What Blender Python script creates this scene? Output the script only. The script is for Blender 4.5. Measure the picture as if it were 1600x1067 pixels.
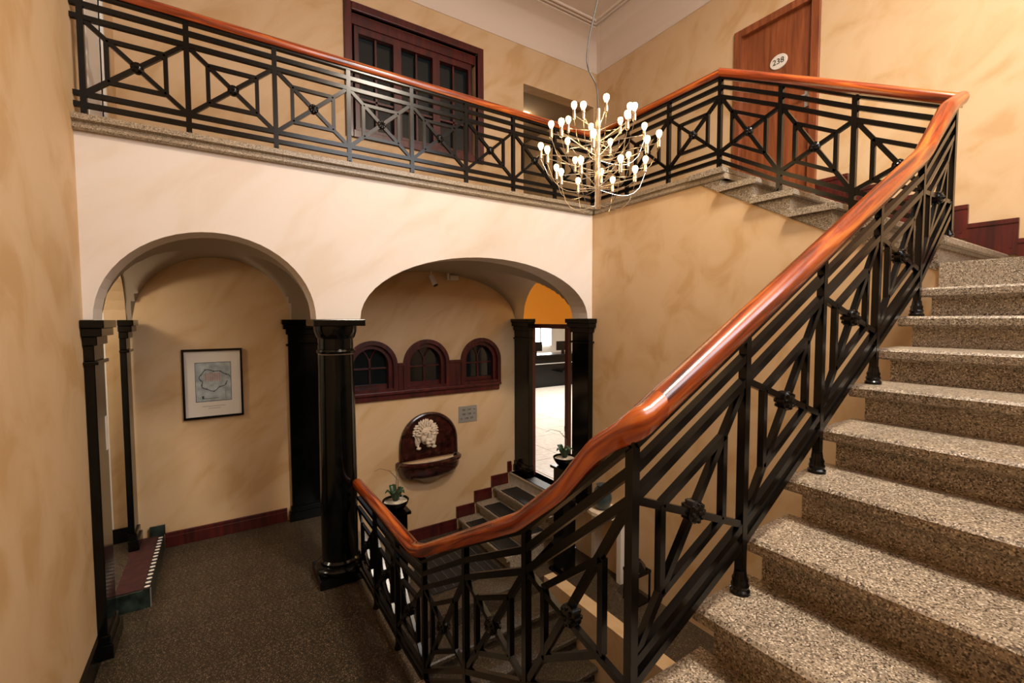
import bpy, bmesh, math, random
from math import sin, cos, pi, sqrt, atan2, radians
from mathutils import Vector, Matrix
from mathutils.geometry import tessellate_polygon
for o in list(bpy.data.objects): bpy.data.objects.remove(o)
SC = bpy.context.scene; COL = SC.collection
random.seed(7)
# ------------------------------------------------------------------ camera, world, light, exposure
EYE = 2.3017
cam = bpy.data.cameras.new('camera'); camo = bpy.data.objects.new('camera', cam); COL.objects.link(camo)
cam.sensor_width = 36; cam.lens = 700.513/1600*36; cam.clip_start = .02
yw, pt, ro = radians(32.922), radians(2.8729), radians(-.1715)
fw = Vector((sin(yw)*cos(pt), cos(yw)*cos(pt), -sin(pt))); rt = Vector((cos(yw), -sin(yw), 0)); up = rt.cross(fw)
r2 = rt*cos(ro)+up*sin(ro); u2 = up*cos(ro)-rt*sin(ro)
camo.matrix_world = Matrix(((r2.x, u2.x, -fw.x, 0), (r2.y, u2.y, -fw.y, 0), (r2.z, u2.z, -fw.z, EYE), (0, 0, 0, 1)))
SC.camera = camo
SC.view_settings.view_transform = 'Standard'; SC.view_settings.look = 'None'; SC.view_settings.gamma = 1
SC.view_settings.exposure = 0.4
SC.view_settings.use_curve_mapping = False
w = bpy.data.worlds.new('World'); SC.world = w; w.use_nodes = True
w.node_tree.nodes['Background'].inputs[0].default_value = (.75, .85, 1, 1); w.node_tree.nodes['Background'].inputs[1].default_value = 1.0
def area(name, loc, rot, sx, sy, power, color):
    l = bpy.data.lights.new(name, 'AREA'); l.shape = 'RECTANGLE'; l.size = sx; l.size_y = sy; l.energy = power; l.color = color
    o = bpy.data.objects.new(name, l); COL.objects.link(o); o.location = loc; o.rotation_euler = rot; return o
def lamp(name, loc, power, color, r=.06):
    l = bpy.data.lights.new(name, 'POINT'); l.energy = power; l.color = color; l.shadow_soft_size = r
    o = bpy.data.objects.new(name, l); COL.objects.link(o); o.location = loc; return o
# daylight in the tall stair window of the front wall (behind the camera)
area('window_daylight', (2.5, -1.02, 4.78), (radians(90), 0, 0), 2.6, 2.3, 125, (.93, .96, 1.0))
# unseen ceiling lamp added to brighten the treads (its fixture is built further down)
area('added_stair_light', (2.4, .05, 6.60), (0, 0, 0), .7, .7, 225, (1.0, .86, .70))

# ------------------------------------------------------------------ key measures (metres, lower hall floor z = 0)
Ya, Yw, Xl, Xr, X2, Yf = 4.031, 5.638, -.767, 3.761, 5.34, -.8
ZB, ZS, R = 3.63, 3.532, .165
ZL = ZB-6*R          # mid landing 2.64
ZC = ZL-10*R         # landing the camera stands on .99
ZV = -4*R            # entrance level -.66
XC, YA = .97, .869   # rail lines
# ------------------------------------------------------------------ materials
def mk(name):
    m = bpy.data.materials.new(name); m.use_nodes = True
    return m, m.node_tree.nodes, m.node_tree.links, m.node_tree.nodes['Principled BSDF']
def plain(name, col, rough=.5, metal=0., emit=None, es=0, coat=0., noise=0.):
    m, n, l, b = mk(name)
    b.inputs['Base Color'].default_value = (*col, 1); b.inputs['Roughness'].default_value = rough; b.inputs['Metallic'].default_value = metal
    b.inputs['Coat Weight'].default_value = coat; b.inputs['Coat Roughness'].default_value = .08
    if emit: b.inputs['Emission Color'].default_value = (*emit, 1); b.inputs['Emission Strength'].default_value = es
    if noise:
        t = n.new('ShaderNodeTexCoord'); x = n.new('ShaderNodeTexNoise'); x.inputs['Scale'].default_value = 14; x.inputs['Detail'].default_value = 4
        r = n.new('ShaderNodeValToRGB'); r.color_ramp.elements[0].position = .35; r.color_ramp.elements[1].position = .7
        r.color_ramp.elements[0].color = (*[c*(1-noise) for c in col], 1); r.color_ramp.elements[1].color = (*[min(1, c*(1+noise)) for c in col], 1)
        l.new(t.outputs['Object'], x.inputs['Vector']); l.new(x.outputs['Fac'], r.inputs['Fac']); l.new(r.outputs['Color'], b.inputs['Base Color'])
    return m
def spec(m, v):
    m.node_tree.nodes['Principled BSDF'].inputs['Specular IOR Level'].default_value = v; return m
def plaster(name, c1, c2, c3, rough=.6):
    m, n, l, b = mk(name); b.inputs['Roughness'].default_value = rough
    t = n.new('ShaderNodeTexCoord'); mp = n.new('ShaderNodeMapping'); mp.inputs['Rotation'].default_value = (radians(34), radians(40), radians(20)); mp.vector_type = 'TEXTURE'; mp.inputs['Scale'].default_value = (.34, .38, 1.9)
    x = n.new('ShaderNodeTexNoise'); x.inputs['Scale'].default_value = 1.15; x.inputs['Detail'].default_value = 6; x.inputs['Distortion'].default_value = .7
    r = n.new('ShaderNodeValToRGB'); e = r.color_ramp.elements
    e[0].position = .36; e[0].color = (*c3, 1); e[1].position = .68; e[1].color = (*c1, 1); k = e.new(.47); k.color = (*c2, 1); k = e.new(.56); k.color = (*c1, 1)
    y = n.new('ShaderNodeTexNoise'); y.inputs['Scale'].default_value = 220; bp = n.new('ShaderNodeBump'); bp.inputs['Strength'].default_value = .06; bp.inputs['Distance'].default_value = .002
    l.new(t.outputs['Object'], mp.inputs['Vector']); l.new(mp.outputs['Vector'], x.inputs['Vector']); l.new(x.outputs['Fac'], r.inputs['Fac']); l.new(r.outputs['Color'], b.inputs['Base Color'])
    l.new(t.outputs['Object'], y.inputs['Vector']); l.new(y.outputs['Fac'], bp.inputs['Height']); l.new(bp.outputs['Normal'], b.inputs['Normal'])
    return m
def granite(name, dark, mid, light, scale=95, rough=.4):
    m, n, l, b = mk(name); b.inputs['Roughness'].default_value = rough
    t = n.new('ShaderNodeTexCoord'); v = n.new('ShaderNodeTexVoronoi'); v.inputs['Scale'].default_value = scale
    sp = n.new('ShaderNodeSeparateColor'); r = n.new('ShaderNodeValToRGB'); e = r.color_ramp.elements
    e[0].position = .05; e[0].color = (*dark, 1); e[1].position = .97; e[1].color = (*light, 1); k = e.new(.5); k.color = (*mid, 1); k = e.new(.85); k.color = (*[a*1.2 for a in mid], 1)
    x = n.new('ShaderNodeTexNoise'); x.inputs['Scale'].default_value = 3; x.inputs['Detail'].default_value = 5
    mx = n.new('ShaderNodeMix'); mx.data_type = 'RGBA'; mx.blend_type = 'MULTIPLY'; mx.inputs['Factor'].default_value = .35
    l.new(t.outputs['Object'], v.inputs['Vector']); l.new(v.outputs['Color'], sp.inputs[0]); l.new(sp.outputs[0], r.inputs['Fac'])
    l.new(t.outputs['Object'], x.inputs['Vector']); l.new(r.outputs['Color'], mx.inputs['A']); l.new(x.outputs['Fac'], mx.inputs['B']); l.new(mx.outputs['Result'], b.inputs['Base Color'])
    return m
def wood(name, c1, c2, c3, rough=.3, coat=.6, uv=False, axis=2, scale=9):
    m, n, l, b = mk(name); b.inputs['Roughness'].default_value = rough; b.inputs['Coat Weight'].default_value = coat; b.inputs['Coat Roughness'].default_value = .12
    t = n.new('ShaderNodeTexCoord'); mp = n.new('ShaderNodeMapping'); s = [scale*1.0]*3; s[0 if uv else axis] = scale*.09; mp.inputs['Scale'].default_value = s
    x = n.new('ShaderNodeTexNoise'); x.inputs['Scale'].default_value = 2.2; x.inputs['Detail'].default_value = 7; x.inputs['Distortion'].default_value = .8
    r = n.new('ShaderNodeValToRGB'); e = r.color_ramp.elements; e[0].position = .3; e[0].color = (*c1, 1); e[1].position = .72; e[1].color = (*c3, 1); k = e.new(.5); k.color = (*c2, 1)
    l.new(t.outputs['UV' if uv else 'Object'], mp.inputs['Vector']); l.new(mp.outputs['Vector'], x.inputs['Vector']); l.new(x.outputs['Fac'], r.inputs['Fac']); l.new(r.outputs['Color'], b.inputs['Base Color'])
    return m
M = {}
M['cream'] = plaster('cream_plaster', (.60, .42, .24), (.575, .39, .21), (.52, .33, .155))
M['pale'] = plaster('daylit_plaster', (.71, .64, .575), (.70, .62, .545), (.67, .575, .485))  # wall plaster made lighter: daylight on the arcade put into the colour
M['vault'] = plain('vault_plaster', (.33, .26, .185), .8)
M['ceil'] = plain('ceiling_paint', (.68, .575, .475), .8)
M['white'] = plain('white_paint', (.72, .68, .62), .7)
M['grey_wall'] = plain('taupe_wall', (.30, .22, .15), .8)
M['granite'] = granite('stair_granite', (.06, .042, .027), (.33, .265, .19), (.70, .60, .47), 210)
M['edge'] = granite('slab_granite', (.10, .075, .045), (.36, .28, .185), (.58, .48, .36), 240)
M['floor'] = granite('hall_terrazzo', (.006, .004, .002), (.045, .031, .017), (.30, .22, .14), 230, .42)
M['black'] = spec(plain('black_paint', (.0012, .0013, .0015), .21), .3)
M['marble'] = spec(plain('black_marble', (.0015, .002, .0018), .15, noise=.6), .3)
M['greenmarble'] = plain('green_marble', (.018, .03, .024), .3, noise=.7)
M['rail'] = wood('handrail_wood', (.05, .005, .0015), (.27, .042, .006), (.60, .155, .018), .25, .5, True)
M['redwood'] = wood('mahogany_wood', (.02, .0012, .0008), (.055, .0035, .002), (.095, .007, .0035), .4, .08)
M['doorwood'] = wood('door_wood', (.13, .030, .009), (.21, .055, .016), (.30, .085, .025), .35, .4)
M['glass'] = plain('dark_glass', (.006, .012, .014), .06, coat=.3)
M['chrome'] = plain('chrome', (.72, .66, .58), .15, 1.)
M['bulb'] = plain('bulb_glass', (1, .8, .5), .3, emit=(1, .66, .28), es=9)
M['brass'] = plain('brass', (.7, .45, .12), .3, 1.)
M['steel'] = plain('steel_plate', (.42, .42, .40), .35, .6)
M['ink'] = plain('black_ink', (.01, .01, .01), .6)
M['paper'] = plain('paper', (.66, .60, .52), .8)
M['map'] = plain('map_print', (.36, .40, .40), .8, noise=.25)
M['mapline'] = plain('map_ink', (.03, .05, .06), .8)
M['mapred'] = plain('map_red', (.45, .12, .07), .8)
M['redmarble'] = plain('red_marble', (.035, .007, .005), .2, coat=.4, noise=.7)
M['stone'] = plain('pale_stone', (.68, .56, .42), .7, noise=.2)
M['mat'] = plain('rubber_mat', (.006, .007, .008), .5)
M['matline'] = plain('mat_aluminium', (.16, .18, .2), .4, .8)
M['carpet'] = plain('red_carpet', (.045, .008, .006), .9, noise=.3)
M['dot'] = plain('dot_white', (.8, .75, .7), .6)
M['leaf'] = plain('leaf', (.01, .045, .012), .4)
M['stem'] = plain('stem', (.10, .06, .03), .6)
M['soil'] = plain('pebbles', (.5, .44, .34), .9, noise=.5)
M['orange'] = plain('orange_paint', (.85, .40, .03), .7)
M['lobbyfloor'] = plain('lobby_stone', (.55, .50, .44), .35, noise=.15)
M['daylight'] = plain('bright_window', (1, 1, 1), .5, emit=(.95, .97, 1), es=5)
M['lampglass'] = plain('lamp_glass', (1, .9, .7), .5, emit=(1, .8, .5), es=6)
M['rod'] = plain('dark_cord', (.05, .045, .04), .5)
M['slate'] = plain('slate_vase', (.03, .05, .055), .3)
# ------------------------------------------------------------------ mesh builder
class B:
    def __init__(s): s.v = []; s.f = []; s.uv = {}
    def add(s, vs, fs):
        k = len(s.v); s.v += [tuple(v) for v in vs]; s.f += [tuple(i+k for i in f) for f in fs]; return s
    def box(s, x0, x1, y0, y1, z0, z1):
        return s.add([(x, y, z) for z in (z0, z1) for y in (y0, y1) for x in (x0, x1)], [(0, 2, 3, 1), (4, 5, 7, 6), (0, 1, 5, 4), (2, 6, 7, 3), (0, 4, 6, 2), (1, 3, 7, 5)])
    def bar(s, p, q, a, b, n):          # a: thickness along n, b: thickness across
        p = Vector(p); q = Vector(q); t = (q-p).normalized(); n = Vector(n); n = (n-t*n.dot(t)).normalized(); c = t.cross(n)
        vs = [e+n*(i*a/2)+c*(j*b/2) for e in (p, q) for i, j in ((-1, -1), (1, -1), (1, 1), (-1, 1))]
        return s.add(vs, [(0, 1, 2, 3), (7, 6, 5, 4), (0, 4, 5, 1), (1, 5, 6, 2), (2, 6, 7, 3), (3, 7, 4, 0)])
    def prism(s, poly, axis, a, b):     # poly in the two other axes, extruded from a to b
        n = len(poly)
        def P(u, v, t): return (t, u, v) if axis == 0 else ((u, t, v) if axis == 1 else (u, v, t))
        tri = tessellate_polygon([[Vector((u, v, 0)) for u, v in poly]])
        fs = [tuple(t) for t in tri]+[tuple(i+n for i in reversed(t)) for t in tri]+[(i, (i+1) % n, n+(i+1) % n, n+i) for i in range(n)]
        return s.add([P(u, v, a) for u, v in poly]+[P(u, v, b) for u, v in poly], fs)
    def wall(s, outer, holes, axis, a, b):
        loops = [outer]+holes; pts = [p for L in loops for p in L]; n = len(pts)
        def P(u, v, t): return (t, u, v) if axis == 0 else ((u, t, v) if axis == 1 else (u, v, t))
        tri = tessellate_polygon([[Vector((u, v, 0)) for u, v in L] for L in loops])
        fs = [tuple(t) for t in tri]+[tuple(i+n for i in t) for t in tri]; k = 0
        for L in loops:
            m = len(L); fs += [(k+i, k+(i+1) % m, n+k+(i+1) % m, n+k+i) for i in range(m)]; k += m
        return s.add([P(u, v, a) for u, v in pts]+[P(u, v, b) for u, v in pts], fs)
    def lathe(s, prof, c=(0, 0, 0), n=14, axis=2, sx=1, sy=1):
        vs = []; c = Vector(c)
        for r, h in prof:
            for i in range(n):
                a = 2*pi*i/n; x, y = r*cos(a)*sx, r*sin(a)*sy
                vs.append(c+Vector((x, y, h) if axis == 2 else ((x, h, y) if axis == 1 else (h, x, y))))
        m = len(prof); fs = [(j*n+i, j*n+(i+1) % n, (j+1)*n+(i+1) % n, (j+1)*n+i) for j in range(m-1) for i in range(n)]
        fs += [tuple(range(n))[::-1], tuple((m-1)*n+i for i in range(n))]
        return s.add(vs, fs)
    def tube(s, pts, r, n=6):
        pts = [Vector(p) for p in pts]; vs = []
        for i, p in enumerate(pts):
            t = (pts[min(i+1, len(pts)-1)]-pts[max(i-1, 0)]).normalized(); a = t.cross(Vector((0, 0, 1)) if abs(t.z) < .95 else Vector((1, 0, 0))).normalized(); b = t.cross(a)
            rr = r[i] if isinstance(r, (list, tuple)) else r
            vs += [p+(a*cos(2*pi*k/n)+b*sin(2*pi*k/n))*rr for k in range(n)]
        m = len(pts); fs = [(j*n+i, j*n+(i+1) % n, (j+1)*n+(i+1) % n, (j+1)*n+i) for j in range(m-1) for i in range(n)]+[tuple(range(n))[::-1], tuple((m-1)*n+i for i in range(n))]
        return s.add(vs, fs)
    def blob(s, c, r, n=10, sc=(1, 1, 1), rot=None):
        c = Vector(c); vs = [Vector((0, 0, -1))]
        k = n//2
        for j in range(1, k):
            a = -pi/2+pi*j/k
            vs += [Vector((cos(a)*cos(2*pi*i/n), cos(a)*sin(2*pi*i/n), sin(a))) for i in range(n)]
        vs.append(Vector((0, 0, 1)))
        out = []
        for v in vs:
            v = Vector((v.x*sc[0]*r, v.y*sc[1]*r, v.z*sc[2]*r))
            if rot: v = rot @ v
            out.append(c+v)
        fs = [(0, 1+(i+1) % n, 1+i) for i in range(n)]+[(1+j*n+i, 1+j*n+(i+1) % n, 1+(j+1)*n+(i+1) % n, 1+(j+1)*n+i) for j in range(k-2) for i in range(n)]
        L = len(vs)-1; fs += [(L, 1+(k-2)*n+i, 1+(k-2)*n+(i+1) % n) for i in range(n)]
        return s.add(out, fs)
    def sweep(s, pts, prof, closed=False):   # profile (side, up) swept with mitred corners; UV u along the length
        pts = [Vector(p) for p in pts]; m = len(pts); n = len(prof); vs = []; us = []; d = 0
        for i, p in enumerate(pts):
            a = (p-pts[i-1]) if i > 0 or closed else None; b = (pts[(i+1) % m]-p) if i < m-1 or closed else None
            if i: d += (p-pts[i-1]).length
            ta = a.normalized() if a is not None else b.normalized(); tb = b.normalized() if b is not None else ta
            ha = Vector((ta.x, ta.y, 0)).normalized(); hb = Vector((tb.x, tb.y, 0)).normalized(); h = (ha+hb).normalized()
            side = Vector((h.y, -h.x, 0))/max(.5, h.dot(ha)); t = (ta+tb).normalized(); upv = Vector((0, 0, 1))/max(.6, sqrt(max(0, 1-t.z*t.z)))
            vs += [p+side*x+upv*z for x, z in prof]; us += [d]*n
        k = len(s.v); s.v += [tuple(v) for v in vs]
        for i, (u, v) in enumerate(zip(us, vs)): s.uv[k+i] = (u, (i % n)/n*.3)
        rg = range(m) if closed else range(m-1)
        s.f += [tuple(k+x for x in (j*n+i, j*n+(i+1) % n, ((j+1) % m)*n+(i+1) % n, ((j+1) % m)*n+i)) for j in rg for i in range(n)]
        if not closed: s.f += [tuple(k+i for i in range(n))[::-1], tuple(k+(m-1)*n+i for i in range(n))]
        return s
    def mesh(s, name, mat, smooth=False):
        me = bpy.data.meshes.new(name); me.from_pydata(s.v, [], s.f)
        if s.uv:
            uvl = me.uv_layers.new(name='UVMap')
            for lp in me.loops: uvl.data[lp.index].uv = s.uv.get(lp.vertex_index, (0, 0))
        bm = bmesh.new(); bm.from_mesh(me); bmesh.ops.recalc_face_normals(bm, faces=bm.faces); bm.to_mesh(me); bm.free()
        if smooth:
            for p in me.polygons: p.use_smooth = True
            try: me.set_sharp_from_angle(angle=radians(38))
            except Exception: pass
        me.materials.append(M[mat] if isinstance(mat, str) else mat); return me
    def build(s, name, mat, parent=None, smooth=False, bevel=0):
        return link(name, s.mesh(name, mat, smooth), parent, bevel=bevel)
def link(name, me, parent=None, loc=(0, 0, 0), rz=0, bevel=0, scale=None):
    o = bpy.data.objects.new(name, me); COL.objects.link(o)
    o.location = Vector(loc); o.rotation_euler = (0, 0, rz)
    if scale: o.scale = scale
    if parent is not None:
        o.parent = parent; q = parent; off = Vector((0, 0, 0))
        while q is not None: off += Vector(q.location); q = q.parent
        o.location = Vector(loc)-off
    if bevel:
        b = o.modifiers.new('bevel', 'BEVEL'); b.width = bevel; b.segments = 2; b.limit_method = 'ANGLE'
    return o
def thing(name, label, cat, loc, group=None):
    o = bpy.data.objects.new(name, None); COL.objects.link(o); o.location = loc; o.empty_display_size = .1
    o['label'] = label; o['category'] = cat; o['_anchor'] = 1
    if group: o['group'] = group
    return o
def tag(o, label, cat, group=None):
    o['label'] = label; o['category'] = cat
    if group: o['group'] = group
    return o
def struct(name, b, mat, smooth=False, bevel=0, label=None):
    o = b.build(name, mat, None, smooth, bevel); o['kind'] = 'structure'
    if label: o['label'] = label
    return o
def text(name, s, size, mat, parent, origin, xdir, updir, align='CENTER', thick=.0015):
    c = bpy.data.curves.new(name, 'FONT'); c.body = s; c.size = size; c.align_x = align; c.align_y = 'CENTER'; c.extrude = thick
    t = bpy.data.objects.new('tmp', c); COL.objects.link(t); bpy.context.view_layer.update()
    me = bpy.data.meshes.new_from_object(t.evaluated_get(bpy.context.evaluated_depsgraph_get())); bpy.data.objects.remove(t)
    x = Vector(xdir).normalized(); y = Vector(updir).normalized(); z = x.cross(y); o = Vector(origin)
    for v in me.vertices: v.co = o+x*v.co.x+y*v.co.y+z*v.co.z
    me.materials.clear(); me.materials.append(M[mat]); return link(name, me, parent)
def arc(c, a, z0, rise, n=28, flip=False):
    pts = [(c-a*cos(pi*i/n), z0+rise*sin(pi*i/n)) for i in range(n+1)]
    return pts[::-1] if flip else pts
# ================================================================== THE SETTING
# arcade wall with the two arches
ZP = 2.305
AL, AR = (-.027, .692, .645), (2.358, 1.333, .625)
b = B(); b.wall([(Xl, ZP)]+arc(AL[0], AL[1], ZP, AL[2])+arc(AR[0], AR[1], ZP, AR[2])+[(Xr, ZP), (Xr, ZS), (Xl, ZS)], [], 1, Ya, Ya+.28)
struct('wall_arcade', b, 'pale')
# vault over the two bays (groined)
b = B(); nx, ny = 150, 44; x0, x1, y0, y1 = Xl-.02, 3.86, Ya+.28, Yw
def zv(x, y):
    zx = ZP
    for c, a, h in (AL, AR):
        q = 1-((x-c)/a)**2
        if q > 0: zx = ZP+h*sqrt(q)
    q = 1-((y-(y0+y1)/2)/((y1-y0)/2))**2; zy = ZP+.60*sqrt(max(0, q)); return max(zx, zy)
vs = [(x0+(x1-x0)*i/nx, y0+(y1-y0)*j/ny) for j in range(ny+1) for i in range(nx+1)]
b.add([(x, y, zv(x, y)) for x, y in vs], [(j*(nx+1)+i, j*(nx+1)+i+1, (j+1)*(nx+1)+i+1, (j+1)*(nx+1)+i) for j in range(ny) for i in range(nx)])
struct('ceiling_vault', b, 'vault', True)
# back wall of the bays with three arched niches
NI = [(1.56, .30), (2.287, .30), (3.113, .30)]
def niche(c, a, zb, zt, n=20): return [(c-a, zb)]+[(c-a*cos(pi*i/n), zt-a+a*sin(pi*i/n)) for i in range(n+1)]+[(c+a, zb)]
b = B(); b.wall([(Xl-.9, -.7), (3.86, -.7), (3.86, 3.5), (Xl-.9, 3.5)], [niche(c, a, 1.41, 2.01)[::-1] for c, a in NI], 1, Yw, Yw+.14); struct('wall_back_lower', b, 'cream')
# right wall of the well, its top follows flight B
b = B(); b.prism([(Ya+.28, -.7), (Ya+.28, ZS), (2.586, ZS), (1.0, ZS-.563*1.586), (.90, ZL-.02), (.87, ZL-.02), (.87, -.7)], 0, Xr, Xr+.2); struct('wall_right_well', b, 'cream')
# left wall with opening to the side passage
b = B(); yc, ya_ = (Ya+.28+Yw)/2, (Yw-Ya-.28)/2
b.wall([(Yf, -.7), (Yw, -.7), (Yw, 6.35), (Yf, 6.35)], [[(y0, .0)]+arc(yc, ya_-.01, ZP, .59, 20)+[(Yw-.01, 0)], [(4.46, ZB), (4.46, 5.75), (5.04, 5.75), (5.04, ZB)]], 0, Xl-.16, Xl); struct('wall_left', b, 'cream')
# side passage beyond the opening
b = B(); b.box(-2.6, Xl-.022, Yw-.009, Yw, .15, 2.3).box(-2.6, Xl-.16, Yw-.009, Yw, 2.3, 3.1); struct('wall_passage_back', b, 'white')
b = B(); b.box(-2.7, -2.6, 3.6, Yw+.1, 0, 3.1).box(-2.7, Xl-.16, 3.5, 3.6, 0, 3.1); struct('wall_passage_side', b, 'white')
b = B(); b.box(-2.7, Xl-.16, 3.5, Yw+.1, 3.1, 3.2); struct('ceiling_passage', b, 'white')
b = B(); b.box(-2.7, Xl-.0, 3.5, Yw+.1, -.05, .15); struct('floor_passage', b, 'floor')
b = B(); b.box(-2.6, Xl-.03, Yw-.03, Yw-.009, .15, .29); struct('baseboard_passage', b, 'black')
# white doorway of the upper left wall
b = B(); b.box(Xl-.15, Xl-.008, 4.462, 5.038, ZB, 5.748); struct('door_1', b, 'white', label='white painted door leaf in the upper left wall')
b = B(); b.box(Xl-.42, Xl+.02, 4.42, 4.46, ZB, 5.79).box(Xl-.42, Xl+.02, 5.04, 5.08, ZB, 5.79).box(Xl-.42, Xl+.02, 4.42, 5.08, 5.75, 5.79); struct('trim_1', b, 'white')
# front wall with tall stair window (behind the camera)
b = B(); b.wall([(Xl-.16, -.7), (X2+.16, -.7), (X2+.16, 6.35), (Xl-.16, 6.35)], [[(1.2, 3.63), (1.2, 5.93), (3.8, 5.93), (3.8, 3.63)]], 1, Yf-.2, Yf); struct('wall_front', b, 'cream')
wf = struct('window_1', B().box(1.2, 1.27, Yf-.14, Yf-.06, 3.63, 5.93).box(3.73, 3.8, Yf-.14, Yf-.06, 3.63, 5.93).box(1.27, 3.73, Yf-.14, Yf-.06, 3.63, 3.7).box(1.27, 3.73, Yf-.14, Yf-.06, 5.86, 5.93), 'redwood')
for x in (1.85, 2.5, 3.15): B().box(x-.025, x+.025, Yf-.13, Yf-.07, 3.7, 5.86).build('mullion', 'redwood', wf)
B().box(1.27, 3.73, Yf-.13, Yf-.07, 5.1, 5.14).build('transom', 'redwood', wf)
# upper back wall, right wall
UW = (1.395, 3.085, 4.57, 5.96); UO = (3.865, 5.27, ZB, 5.79)
b = B(); b.wall([(Xl-.16, ZB-.1), (UO[0], ZB-.1), (UO[0], UO[3]), (UO[1], UO[3]), (UO[1], ZB-.1), (X2+.16, ZB-.1), (X2+.16, 6.6), (Xl-.16, 6.6)], [[(UW[0], UW[2]), (UW[0], UW[3]), (UW[1], UW[3]), (UW[1], UW[2])]], 1, Yw, Yw+.2); struct('wall_back_upper', b, 'cream')
D0, D1, DT = 2.30, 3.235, 5.74
b = B(); b.wall([(Yf, 2.5), (Yf, 6.6), (Yw, 6.6), (Yw, ZB-.1), (D1, ZB-.1), (D1, DT), (D0, DT), (D0, 2.5)], [], 0, X2, X2+.16); struct('wall_right_upper', b, 'cream')
# floors
b = B(); b.prism([(Xl, Ya+.01), (Xr+.01, Ya+.01), (Xr+.01, 2.62), (Xr+.01, 2.34), (X2, 2.34), (X2, Yw), (Xl, Yw)], 2, ZS+.0, ZB-.003); struct('floor_gallery', b, 'edge')
b = B(); b.box(Xl, XC-.02, 2.45, Yw, -.2, -.004); hall = struct('floor', b, 'floor', label='dark speckled terrazzo tiles of the lower hall')
TW, TL = .20, .53
tm = B().box(0, TW-.004, 0, TL-.0012, -.004, 0).mesh('tile', 'floor')
for i in range(8):
    for j in range(6): link('tile', tm, hall, (Xl+.03+i*TW, 2.452+j*TL, 0))
b = B(); b.box(.78, Xr, Ya-.0, Yw, -.9, ZV).box(3.2, Xr, .9, Ya, -.9, ZV); struct('floor_entrance', b, 'floor')
b = B(); b.box(3.04, 3.2, .9, Ya, -2.6, ZV); struct('wall_basement', b, 'cream')
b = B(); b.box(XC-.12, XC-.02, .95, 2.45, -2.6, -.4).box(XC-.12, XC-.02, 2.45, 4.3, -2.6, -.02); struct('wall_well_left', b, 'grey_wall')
b = B(); b.box(.8, 3.9, Yf, 4.2, -2.75, -2.65); struct('floor_basement', b, 'floor')
b = B(); b.box(.8, Xr, Ya+.02, Ya+.14, -2.65, -.9); struct('wall_basement_back', b, 'cream')
b = B(); b.box(.8, 3.9, Yf-.2, Yf, -2.65, -.7); struct('wall_basement_front', b, 'cream')
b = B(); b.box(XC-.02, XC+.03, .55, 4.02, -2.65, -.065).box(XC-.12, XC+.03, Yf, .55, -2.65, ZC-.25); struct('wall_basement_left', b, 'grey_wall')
b = B(); b.box(Xr, Xr+.14, Yf, .87, -2.65, ZL-.25).box(Xr, Xr+.14, .87, Ya+.3, -2.65, -.7); struct('wall_basement_right', b, 'cream')
b = B(); b.box(Xl, XC, Yf, .95, ZC-.25, ZC); struct('floor_landing', b, 'granite')
b = B(); b.box(Xr-.03, X2, Yf, .905, ZL-.25, ZL); struct('floor_landing_upper', b, 'granite')
b = B(); b.box(XC-.03, XC+.045, 2.45, 4.0, -.06, .004); struct('trim_6', b, 'floor', label='terrazzo kerb under the stairwell railing')
# ceiling: flat panel, cove and beads
b = B(); b.box(Xl, X2, Yf, Yw, 6.74, 6.84); struct('ceiling', b, 'ceil')
prof = [(0, 6.33), (-.01, 6.33), (-.025, 6.36)]+[(-.03-.40*(1-cos(pi/2*i/10)), 6.37+.34*sin(pi/2*i/10)) for i in range(11)]+[(-.43, 6.745), (0, 6.745)]
def ring(prof, inset=0):
    c = [(Xl+inset, Yf+inset), (Xl+inset, Yw-inset), (X2-inset, Yw-inset), (X2-inset, Yf+inset)]
    return B().sweep([(x, y, 0) for x, y in c], [(-p, z) for p, z in prof], closed=True)
struct('trim_2', ring(prof), 'ceil', True, label='pale curved cove between the walls and the ceiling')
for k, ins in ((3, .47), (4, .53)):
    struct('trim_%d' % k, ring([(.02*cos(2*pi*i/10), 6.735+.02*sin(2*pi*i/10)) for i in range(10)], ins), 'ceil', True)
# baseboards
b = B(); b.box(Xl+.23, .57, Yw-.03, Yw, 0, .115).box(Xl+.23, .57, Yw-.022, Yw, .115, .15); struct('baseboard_back', b, 'redwood', bevel=.004)
b = B(); b.box(Xl, Xl+.02, 2.45, Ya-.02, 0, .17); struct('baseboard_left', b, 'black')
b = B()
for i in range(7):
    lv = ZB-i*R if i < 7 else ZL; ya2 = 2.336-.2932*(i-1) if i else 2.34; 
for i in range(1, 7):
    yh = 2.336-.2932*(i-1)-.04; yl = yh-.2932 if i < 6 else Yf; lv = ZB-i*R
    b.box(X2-.03, X2, yl, min(yh, D0-.005), lv, lv+.25).box(X2-.04, X2, yl-.0, min(yh, D0-.005), lv+.25, lv+.285)
    b.box(X2-.036, X2, yl+.03, yl+.045, lv+.05, lv+.2)
struct('baseboard_stairs', b, 'redwood', label='dark red stepped wooden skirting beside the top flight')
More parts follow.
